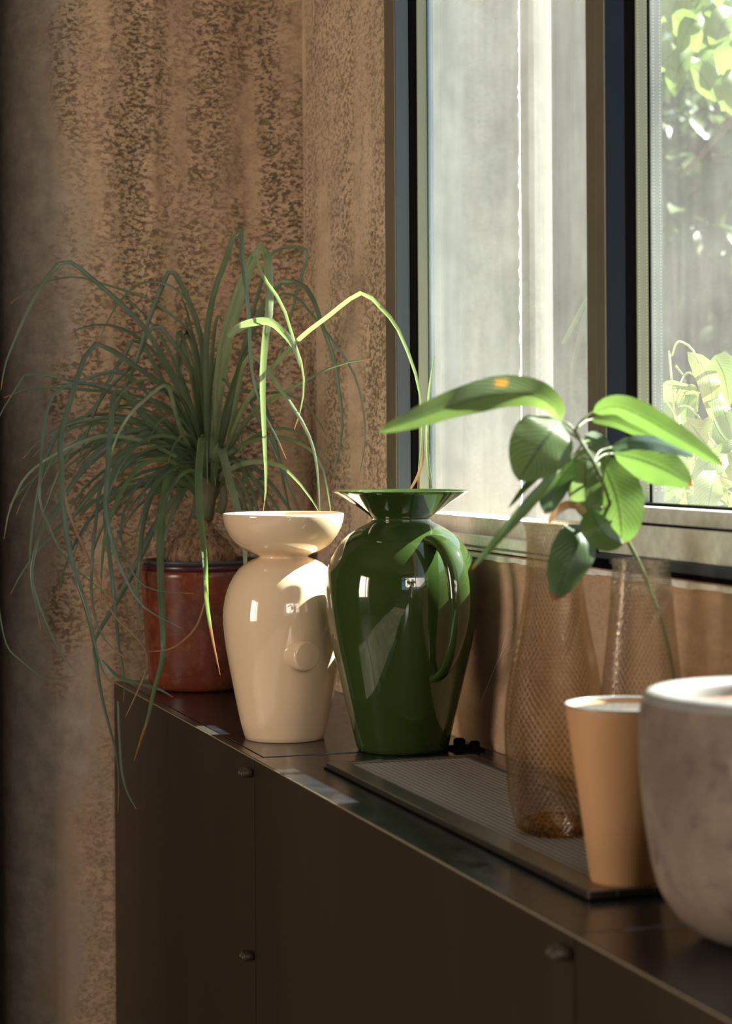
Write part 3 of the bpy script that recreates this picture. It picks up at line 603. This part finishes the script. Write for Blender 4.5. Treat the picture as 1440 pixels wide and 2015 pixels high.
def ribbon(W3, wd, mat, tw, name='leaf', n=None):
    off = pl.location; n = n or max(12, min(34, len(W3)*3)); P = crv([tuple(p-off) for p in W3], n); bm = bmesh.new(); uv = bm.loops.layers.uv.new('uv'); rows = []; s0 = None
    ph = random.uniform(0, 6)
    for i in range(n):
        u = i/(n-1); t = Vector(P[min(i+1, n-1)]-P[max(i-1, 0)]).normalized(); vd = (Vector(P[i])+off-CAM).normalized(); s = t.cross(vd)
        s = s.normalized() if s.length > .05 else (s0 or RP)
        if s0 and s.dot(s0) < 0: s = -s
        s0 = s.copy(); nn = s.cross(t).normalized(); ro = tw*math.sin(ph+u*5); s2 = s*math.cos(ro)+nn*math.sin(ro); n2 = s2.cross(t)
        w_ = wd*.5*min(1, .55+3*u)*(1-u**3.2)**.8+.0004
        rows.append([bm.verts.new(Vector(P[i])-s2*w_+n2*w_*.35), bm.verts.new(Vector(P[i])-n2*w_*.15), bm.verts.new(Vector(P[i])+s2*w_+n2*w_*.35)])
    for i in range(n-1):
        for k in range(2):
            f_ = bm.faces.new((rows[i][k], rows[i][k+1], rows[i+1][k+1], rows[i+1][k])); f_.smooth = True
            for lp, q in zip(f_.loops, ((i, k), (i, k+1), (i+1, k+1), (i+1, k))): lp[uv].uv = (q[0]/(n-1), q[1]/2)
    return obj(name, bm, mat, pl)
A, B_, D_ = M['strap'], M['strap_lit'], M['dry']; TPM = M['strap_tip']
T = [
 ([(400,900),(377,800),(333,723),(283,643),(233,593),(180,547),(130,513),(100,537),(67,587),(33,660),(10,720),(2,767)], 8, A, 3.1),
 ([(405,860),(383,667),(337,620),(287,587),(213,562),(147,545),(80,558),(20,597)], 4, A, 3.35),
 ([(405,850),(390,633),(373,597),(343,567),(300,553),(267,563),(233,597),(205,645),(193,673)], 4, A, 3.3),
 ([(405,850),(397,677),(377,607),(337,533),(313,580),(290,640),(273,700),(247,760),(213,833),(180,880),(143,947)], 8.5, A, 3.3),
 ([(400,870),(387,753),(367,710),(343,677),(310,640),(293,653),(267,710),(200,783),(167,867),(140,947)], 7, A, 3.3),
 ([(395,900),(323,757),(300,710),(267,668),(247,693),(217,743),(187,800),(133,850),(80,950)], 6, A, 3.3),
 ([(390,890),(350,800),(317,757),(267,720),(233,697),(197,675),(177,683),(157,727),(137,793),(117,860),(120,900),(123,982),(132,1061),(150,1132),(172,1204),(186,1265),(193,1329),(207,1400),(225,1465),(234,1525),(232,1600)], 8.5, A, 3.05),
 ([(123,982),(132,1061),(150,1132),(172,1204),(186,1265),(200,1315),(222,1350)], 5, A, 3.04, 3.08),
 ([(385,900),(330,830),(260,743),(217,732),(160,750),(110,770),(90,817),(83,867),(78,960),(79,1000),(89,1018),(111,1072),(143,1114),(186,1150),(229,1186)], 5, A, 3.1),
 ([(390,890),(350,780),(240,762),(143,750),(100,740),(50,738),(33,763),(0,817),(-20,870)], 4, A, 3.2),
 ([(390,880),(330,800),(240,775),(133,765),(67,763),(7,783)], 5, A, 3.25),
 ([(395,920),(360,893),(333,867),(290,827),(267,800),(238,768),(226,768),(217,850),(210,960),(207,1000),(214,1036),(232,1100),(257,1157),(286,1197),(322,1218),(357,1236)], 8.5, A, 3.08),
 ([(395,930),(340,895),(300,875),(260,863),(200,858),(133,883),(80,913),(50,940),(36,964),(18,1007),(8,1060)], 6, B_, 3.15),
 ([(395,930),(350,900),(317,867),(283,837),(233,823),(183,827),(127,840),(100,880),(80,940),(62,1060),(62,1150),(72,1200),(80,1240)], 6, A, 3.2),
 ([(390,920),(350,830),(327,760),(290,783),(253,820),(227,867),(213,920),(209,960)], 6, B_, 3.15),
 ([(410,960),(407,800),(407,663),(421,576),(442,517),(464,453),(474,452),(476,507),(483,552),(490,628),(494,715),(508,785),(528,830),(546,864),(563,903)], 9, A, 2.97),
 ([(415,940),(425,820),(438,719),(469,594),(483,552),(501,500),(511,485),(523,486),(529,559),(529,614),(522,663),(516,750),(520,871),(523,958),(518,1007)], 15, B_, 2.95),
 ([(449,663),(469,646),(504,634),(532,635),(556,653),(577,680),(590,722)], 12, B_, 2.93, 2.97),
 ([(420,940),(430,700),(470,560),(500,500),(515,542),(539,573),(560,611),(574,656),(591,708),(597,726),(596,785),(588,819),(579,845)], 7, B_, 2.96),
 ([(425,940),(430,880),(470,720),(505,590),(532,503),(549,489),(598,487),(606,498),(590,552),(577,602),(553,698),(530,780)], 6, A, 3.2),
 ([(425,930),(440,860),(480,700),(521,594),(539,569),(560,554),(594,559),(615,587),(636,646),(657,705),(667,767),(674,830),(667,889),(650,962)], 8, A, 3.1),
 ([(430,930),(480,800),(540,720),(594,663),(643,625),(706,578),(726,583),(754,611),(778,639),(799,684),(817,733),(829,791),(831,854),(825,906),(822,962)], 7, B_, 2.74),
 ([(430,930),(500,810),(594,753),(643,726),(695,710),(733,706)], 6.5, A, 3.0),
 ([(425,930),(430,850),(470,720),(530,600),(567,576),(622,628),(664,684),(695,732),(714,802),(718,871),(702,958)], 4, A, 3.05),
 ([(440,930),(470,760),(485,705),(497,701),(525,726),(553,767),(588,819),(608,857),(622,906),(629,1007),(628,1040)], 7, B_, 2.95),
 ([(430,950),(440,930),(490,910),(549,916),(580,941),(608,975),(635,1020)], 8, B_, 2.95),
 ([(430,940),(440,900),(490,870),(553,861),(608,882),(629,906),(643,958),(653,1020)], 7, A, 3.0),
 ([(420,960),(425,905),(432,878),(440,900),(452,951),(468,1007),(480,1060),(482,1120),(480,1200)], 13, B_, 3.02),
 ([(405,950),(400,900),(397,862),(391,920),(392,990),(400,1060),(405,1120),(407,1180),(415,1240),(425,1290),(433,1328)], 11.5, TPM, 2.9),
 ([(395,950),(375,925),(345,916),(331,930),(323,971),(316,1043),(316,1114),(318,1186),(322,1257),(320,1300),(304,1357),(291,1415),(279,1450),(264,1497)], 12, TPM, 3.08),
 ([(375,950),(357,964),(304,1036),(268,1114),(229,1186),(186,1261),(184,1300)], 11, A, 3.32),
 ([(370,980),(330,940),(290,936),(250,990),(238,1043),(247,1093),(272,1143),(304,1161),(382,1168)], 3.5, A, 3.1),
 ([(385,920),(320,870),(240,890),(200,954),(189,1025),(182,1097),(180,1168),(189,1222),(211,1265),(243,1293)], 6, A, 3.1),
 ([(385,960),(330,905),(280,915),(250,950),(229,989),(211,1036),(200,1114),(198,1197)], 7, TPM, 3.12),
 ([(385,940),(300,850),(250,880),(215,950),(207,1010),(214,1079),(222,1150),(229,1222),(236,1286),(245,1329),(243,1382)], 8, A, 3.15),
 ([(120,930),(140,1020),(180,1110),(222,1207),(264,1250),(286,1279),(290,1311),(275,1350),(247,1411)], 3, D_, 3.1, 3.15),
 ([(390,920),(330,850),(250,850),(179,900),(118,989),(79,1050),(63,1114),(64,1150),(89,1222),(125,1293),(157,1329)], 6.5, A, 3.15),
 ([(390,960),(330,890),(257,900),(200,954),(143,1018),(132,1060)], 7, A, 3.25),
 ([(404,1182),(386,1232),(357,1264),(329,1279),(293,1282)], 2.5, D_, 3.0, 3.01),
 ([(-5,1180),(14,1272),(46,1304),(79,1329),(107,1335),(150,1331)], 1.6, A, 3.2, 3.2),
 ([(200,1300),(232,1332),(268,1343),(314,1357),(340,1372)], 6, A, 3.14, 3.16),
 ([(430,960),(456,861),(487,788),(515,837),(556,923),(584,993),(600,1040)], 8, A, 3.25),
 ([(425,960),(440,840),(470,770),(510,780),(540,860),(560,960),(580,1050)], 7, A, 3.3),
 ([(425,980),(470,900),(500,920),(540,960),(580,1020),(610,1080)], 7, A, 3.28),
 ([(405,940),(380,760),(355,650),(350,640),(350,700),(345,790)], 7, A, 3.38),
 ([(405,940),(395,780),(375,660),(362,650),(352,760),(345,860),(330,1000)], 8, A, 3.38),
 ([(395,930),(370,850),(300,790),(240,800),(180,840),(130,900),(90,1000),(60,1080)], 5, A, 3.3),
 ([(400,990),(360,950),(310,960),(285,1020),(275,1100),(270,1180),(280,1240)], 8, A, 3.22),
 ([(398,980),(372,960),(345,1000),(322,1060),(318,1090)], 7, A, 3.3),
 ([(436,700),(450,760),(470,840),(480,930),(470,1000)], 4, A, 3.3, 3.3),
 ([(232,1380),(236,1450),(240,1520),(250,1560),(268,1592)], 4, A, 3.05, 3.06),
 ([(850,960),(842,900),(840,840),(845,760),(855,700)], 3.5, B_, 2.70, 2.70),  # loose ribbon shaped as a leaf's reflection in the glass
 ([(808,962),(822,935),(832,900),(834,860)], 3.5, D_, 2.72, 2.72),
]
for t in T:
    pts, w_, mt, d1 = t[:4]; d0 = t[4] if len(t) > 4 else PD
    strap(pts, w_, mt, d0, d1, .35)
C0 = at(408, 925, PD)
cnt = 0
while cnt < 62:   # the remaining crown leaves, arching and falling under their own weight
    az = random.uniform(0, 2*math.pi); el = random.uniform(.1, 1.35); L = random.uniform(.18, .42)
    if math.cos(az-math.pi) < -.2 and random.random() < .6: continue
    v_ = Vector((math.cos(az)*math.cos(el), math.sin(az)*math.cos(el), math.sin(el))); p = C0+Vector((0, 0, random.uniform(-.04, .03))); pts = [p.copy()]; N = 14
    dr_ = random.uniform(1.2, 2.6)
    for i in range(N):
        v_ = (v_+Vector((0, 0, -dr_/N*(.6+i/N)))).normalized(); p = p+v_*(L/N); pts.append(p.copy())
    if any(q.y > 3.445 or q.x > .92 or q.x < .35 for q in pts) or any(q.z < 1.06 and (q.xy-pl.location.xy).length < .12 for q in pts): continue
    if any(q.z < CT+.02 and q.x > FX-.01 for q in pts): continue
    if any(((q-CAM).dot(FW)) < 3.0 for q in pts): continue
    if any(abs((q-CAM).dot(RP)/(q-CAM).dot(FW)*F+CX-408) < 75 and 1000 < CY-(q-CAM).dot(UP)/(q-CAM).dot(FW)*F < 1110 for q in pts): continue
    ribbon(pts, random.uniform(.0035, .0062), A, .5, n=16); cnt += 1
# ------------------------------------------------------------------ glass vases
GM = GT-.002     # they stand on the mesh of the grille
def glass_vase(name, px, py, rows, by, mat, label, foot):
    v = thing_at(name, px, py, GM, label, 'vase'); d_ = v['_d']; s = d_/F
    def df(r, z, a): return r*(1+.035*math.sin(2*a+z*9)*min(1, z*8)+.015*math.sin(3*a-z*14)), z
    pr_ = smooth_prof(prof_px(d_, by, rows), 70)
    lathe('body', pr_, mat, v, 96, deform=df)
    lathe('foot', [(0, .001), (foot*s*.8, 0), (foot*s*.96, .004), (foot*s*.9, .013), (foot*s*.4, .018), (0, .02)], M['glassfoot'], v, 64)
    return v
rows1 = [(1648, 20), (1647, 55), (1640, 72), (1620, 82), (1585, 89), (1540, 93), (1490, 96), (1440, 97), (1390, 94), (1340, 87), (1290, 77), (1240, 67), (1190, 59), (1140, 54), (1095, 52), (1065, 52), (1048, 55), (1036, 59)]
gv1 = glass_vase('glass_vase', 1092, 1638, rows1, 1638+10, M['glass1'], 'amber tinted net textured glass vase standing on the grille behind the tan pot', 76)
rows2 = [(1660, 20), (1658, 60), (1645, 84), (1600, 88), (1540, 90), (1480, 88), (1420, 84), (1350, 77), (1280, 69), (1210, 62), (1160, 58), (1120, 55), (1105, 57)]
gv2 = glass_vase('glass_vase', 1264, 1655, rows2, 1660, M['glass2'], 'clear net textured glass bottle vase holding the broad leaved cutting, beside the low wall', 84)
# tan pot and stone pot
v = thing_at('flower_pot', 1230, 1737, GM, 'plain tan tapered flower pot with dark soil, standing on the grille end', 'flower pot'); d_ = v['_d']
lathe('pot', prof_px(d_, 1737, [(1737, 0), (1737, 60), (1734, 66), (1726, 69), (1600, 86), (1450, 107), (1392, 115), (1386, 116.5), (1384, 115), (1386, 111), (1400, 108), (1440, 102)]), M['terra'], v, 96)
lathe('rim_glaze', prof_px(d_, 1737, [(1388, 117.2), (1384.5, 117.2), (1383, 115), (1384.5, 110.5), (1388, 110)]), M['stone_rim'], v, 96)
lathe('soil', [(r_, z_+.0015*math.sin(i*2.1)) for i, (r_, z_) in enumerate(prof_px(d_, 1737, [(1397, 108.5), (1396, 80), (1394, 50), (1396, 20), (1395, 0)]))], M['soil'], v, 64)
v = thing_at('stone_pot', 1532, 1848, CT, 'large rounded rough stone grey pot cut off by the right edge', 'flower pot'); d_ = v['_d']
lathe('pot', prof_px(d_, 1848, smooth_prof([(1848, 0), (1848, 112), (1843, 135), (1830, 163), (1800, 200), (1751, 232), (1700, 247), (1659, 254), (1600, 263), (1537, 269), (1450, 272), (1400, 270), (1375, 264)], 50)), M['stone'], v, 96)
lathe('rim', prof_px(d_, 1848, smooth_prof([(1378, 265), (1368, 261), (1360, 254), (1356, 244), (1357, 228), (1360, 212), (1370, 202), (1400, 200)], 24)), M['stone_rim'], v, 96)
lathe('soil', prof_px(d_, 1848, [(1392, 202), (1390, 120), (1388, 60), (1388, 0)]), M['soil_r'], v, 64)
# ------------------------------------------------------------------ broad leaved cutting standing in the clear glass vase
PB = at(1262, 1200, 2.03)
pc = empty('leaf_cutting', atz(1290, 1650, GM+.03), 'leafy green cutting with broad veined leaves standing in the clear glass vase', 'plant')
sp_ = [(1296, 1620, 2.07), (1312, 1500, 2.065), (1326, 1420, 2.06), (1326, 1340, 2.055), (1305, 1240, 2.05), (1290, 1190, 2.05), (1265, 1125, 2.05), (1240, 1075, 2.04), (1210, 1020, 2.0), (1190, 960, 1.97), (1168, 910, 1.96), (1145, 872, 1.96), (1130, 847, 1.96)]
tube('stem', [at(*p) for p in sp_], lambda q: .0021 if q < .5 else .0021-.0006*(q-.5), M['stem_g'], pc, 60, 8)
sh_long = lambda u: (math.sin(math.pi*u**.75))**.6 if 0 < u < 1 else 0
sh_oval = lambda u: (math.sin(math.pi*u**.9))**.62 if 0 < u < 1 else 0
pxm = 2.0/F
LV = [
 ('broad_s', [(1105,830,1.96),(1088,800,1.95),(1050,778,1.93),(985,775,1.90),(900,795,1.88),(820,824,1.87),(742,851,1.86)], 66, .35, .3, sh_long),
 ('broad_l', [(1100,826,1.95),(1085,850,1.93),(1055,890,1.92),(1020,946,1.92)], 122, .1, .18, sh_oval),
 ('broad_d', [(1125,893,1.97),(1095,905,1.97),(1050,945,1.96),(1000,1000,1.95)], 26, .9, .3, sh_long),
 ('broad', [(1120,905,1.96),(1075,957,1.93),(1000,1040,1.90),(960,1085,1.89),(926,1122,1.88)], 30, .7, .3, sh_long),
 ('broad_d', [(1132,905,1.97),(1112,930,1.97),(1090,965,1.97),(1072,1012,1.96)], 58, .4, .3, sh_oval),
 ('broad_l', [(1160,880,1.99),(1152,920,1.98),(1152,970,1.98),(1158,1025,1.98)], 72, .2, .25, sh_oval),
 ('broad', [(1180,900,2.0),(1198,940,1.99),(1215,990,1.98),(1222,1040,1.98),(1222,1072,1.99)], 105, -.15, .2, sh_oval),
 ('broad_d', [(1150,862,1.99),(1172,866,2.0),(1188,880,2.0),(1200,898,2.01)], 36, .3, .2, sh_oval),
 ('broad', [(1166,812,1.97),(1210,800,1.95),(1260,818,1.93),(1320,852,1.92),(1380,888,1.92),(1425,918,1.92)], 50, -.3, .35, sh_long),
 ('broad', [(1165,825,1.99),(1205,828,2.0),(1260,850,2.01),(1310,868,2.01)], 34, -.5, .3, sh_long),
 ('broad_b', [(1200,880,1.99),(1260,868,1.97),(1320,880,1.96),(1368,900,1.95)], 40, .75, .15, sh_long),
 ('broad', [(1208,893,1.99),(1260,905,1.97),(1310,925,1.96),(1362,955,1.96)], 80, -.2, .3, sh_oval),
 ('broad_d', [(1158,1035,1.99),(1142,1060,1.96),(1118,1110,1.95),(1090,1182,1.95)], 86, .1, .25, sh_oval),
 ('broad', [(1162,1000,1.96),(1175,1030,1.94),(1195,1055,1.94),(1228,1070,1.95)], 66, .3, .45, sh_oval),
]
for mt, pts, w_, ro, fo, shp in LV: broad_leaf('leaf', pts, w_*pxm, M[mt], pc, ro, fo, .05, 26, 8, shp)
broad_leaf('dried_leaf', [(1078,1032,1.99),(1095,1005,1.99),(1120,992,1.98),(1148,1003,1.97),(1160,1030,1.97)], 20*pxm, M['dry'], pc, .6, .2, 0, 16, 4, sh_long)
for pts in ([(1130,847,1.96),(1118,835,1.96),(1105,830,1.96)], [(1130,847,1.96),(1150,822,1.965),(1166,812,1.97)], [(1130,847,1.96),(1150,830,1.98),(1165,825,1.99)], [(1140,865,1.96),(1120,850,1.955),(1100,826,1.95)],
            [(1168,910,1.96),(1180,888,1.98),(1205,880,1.99)], [(1190,960,1.97),(1178,925,1.985),(1180,900,2.0)], [(1145,872,1.96),(1138,885,1.97),(1120,905,1.96)], [(1145,872,1.96),(1158,868,1.98),(1160,880,1.99)], [(1168,910,1.96),(1188,895,1.98),(1208,893,1.99)],
            [(1210,1020,2.0),(1190,1000,1.98),(1168,1000,1.965),(1158,1035,1.99)], [(1168,910,1.96),(1150,900,1.97),(1132,905,1.97)]):
    tube('leaf_stalk', [at(*p) for p in pts], .0011, M['stem_g'], pc, 10, 6)
# ------------------------------------------------------------------ small things
cab1 = next(c for c in cab if c['label'].startswith('middle')); cab0 = next(c for c in cab if c['label'].startswith('leftmost')); cab2 = next(c for c in cab if c['label'].startswith('nearest'))
catch(cab0, 491, 1517, y1c+.0125); catch(cab0, 496, 1878, y1c+.0125); catch(cab1, 1116, 1872, y2c+.0125)
kn = empty('valve_cap', atz(915, 1475, CT), 'small black three lobed cap on the cabinet behind the green vase foot', 'cap')
for dx, dy, sz in ((-.020, -.012, .0065), (-.002, .018, .0075), (.014, -.012, .0065)):
    o = lathe('lobe', [(0, .012), (sz*.7, .012), (sz, .010), (sz, .002), (sz*1.1, 0), (0, 0)], M['black'], kn, 20); o.location = (dx*.6, dy, 0)
bm = bmesh.new(); box(bm, (-.02, -.024, 0), (.018, .024, .003)); obj('plate', bm, M['black'], kn)
wb = empty('spider_thread', atx(940, 1395, WX-.002), 'thin white spider thread hanging on the wall right of the green vase', 'thread')
for pts in ([(1008,1232),(998,1262),(985,1290),(970,1322),(955,1360),(940,1395)], [(1012,1278),(996,1284),(985,1296)], [(1000,1235),(990,1270),(984,1292)]):
    tube('thread', [atx(x, y, WX-.004) for x, y in pts], .00022, M['web'], wb, 14, 4)
for o in sc.objects:
    if '_d' in o: del o['_d']
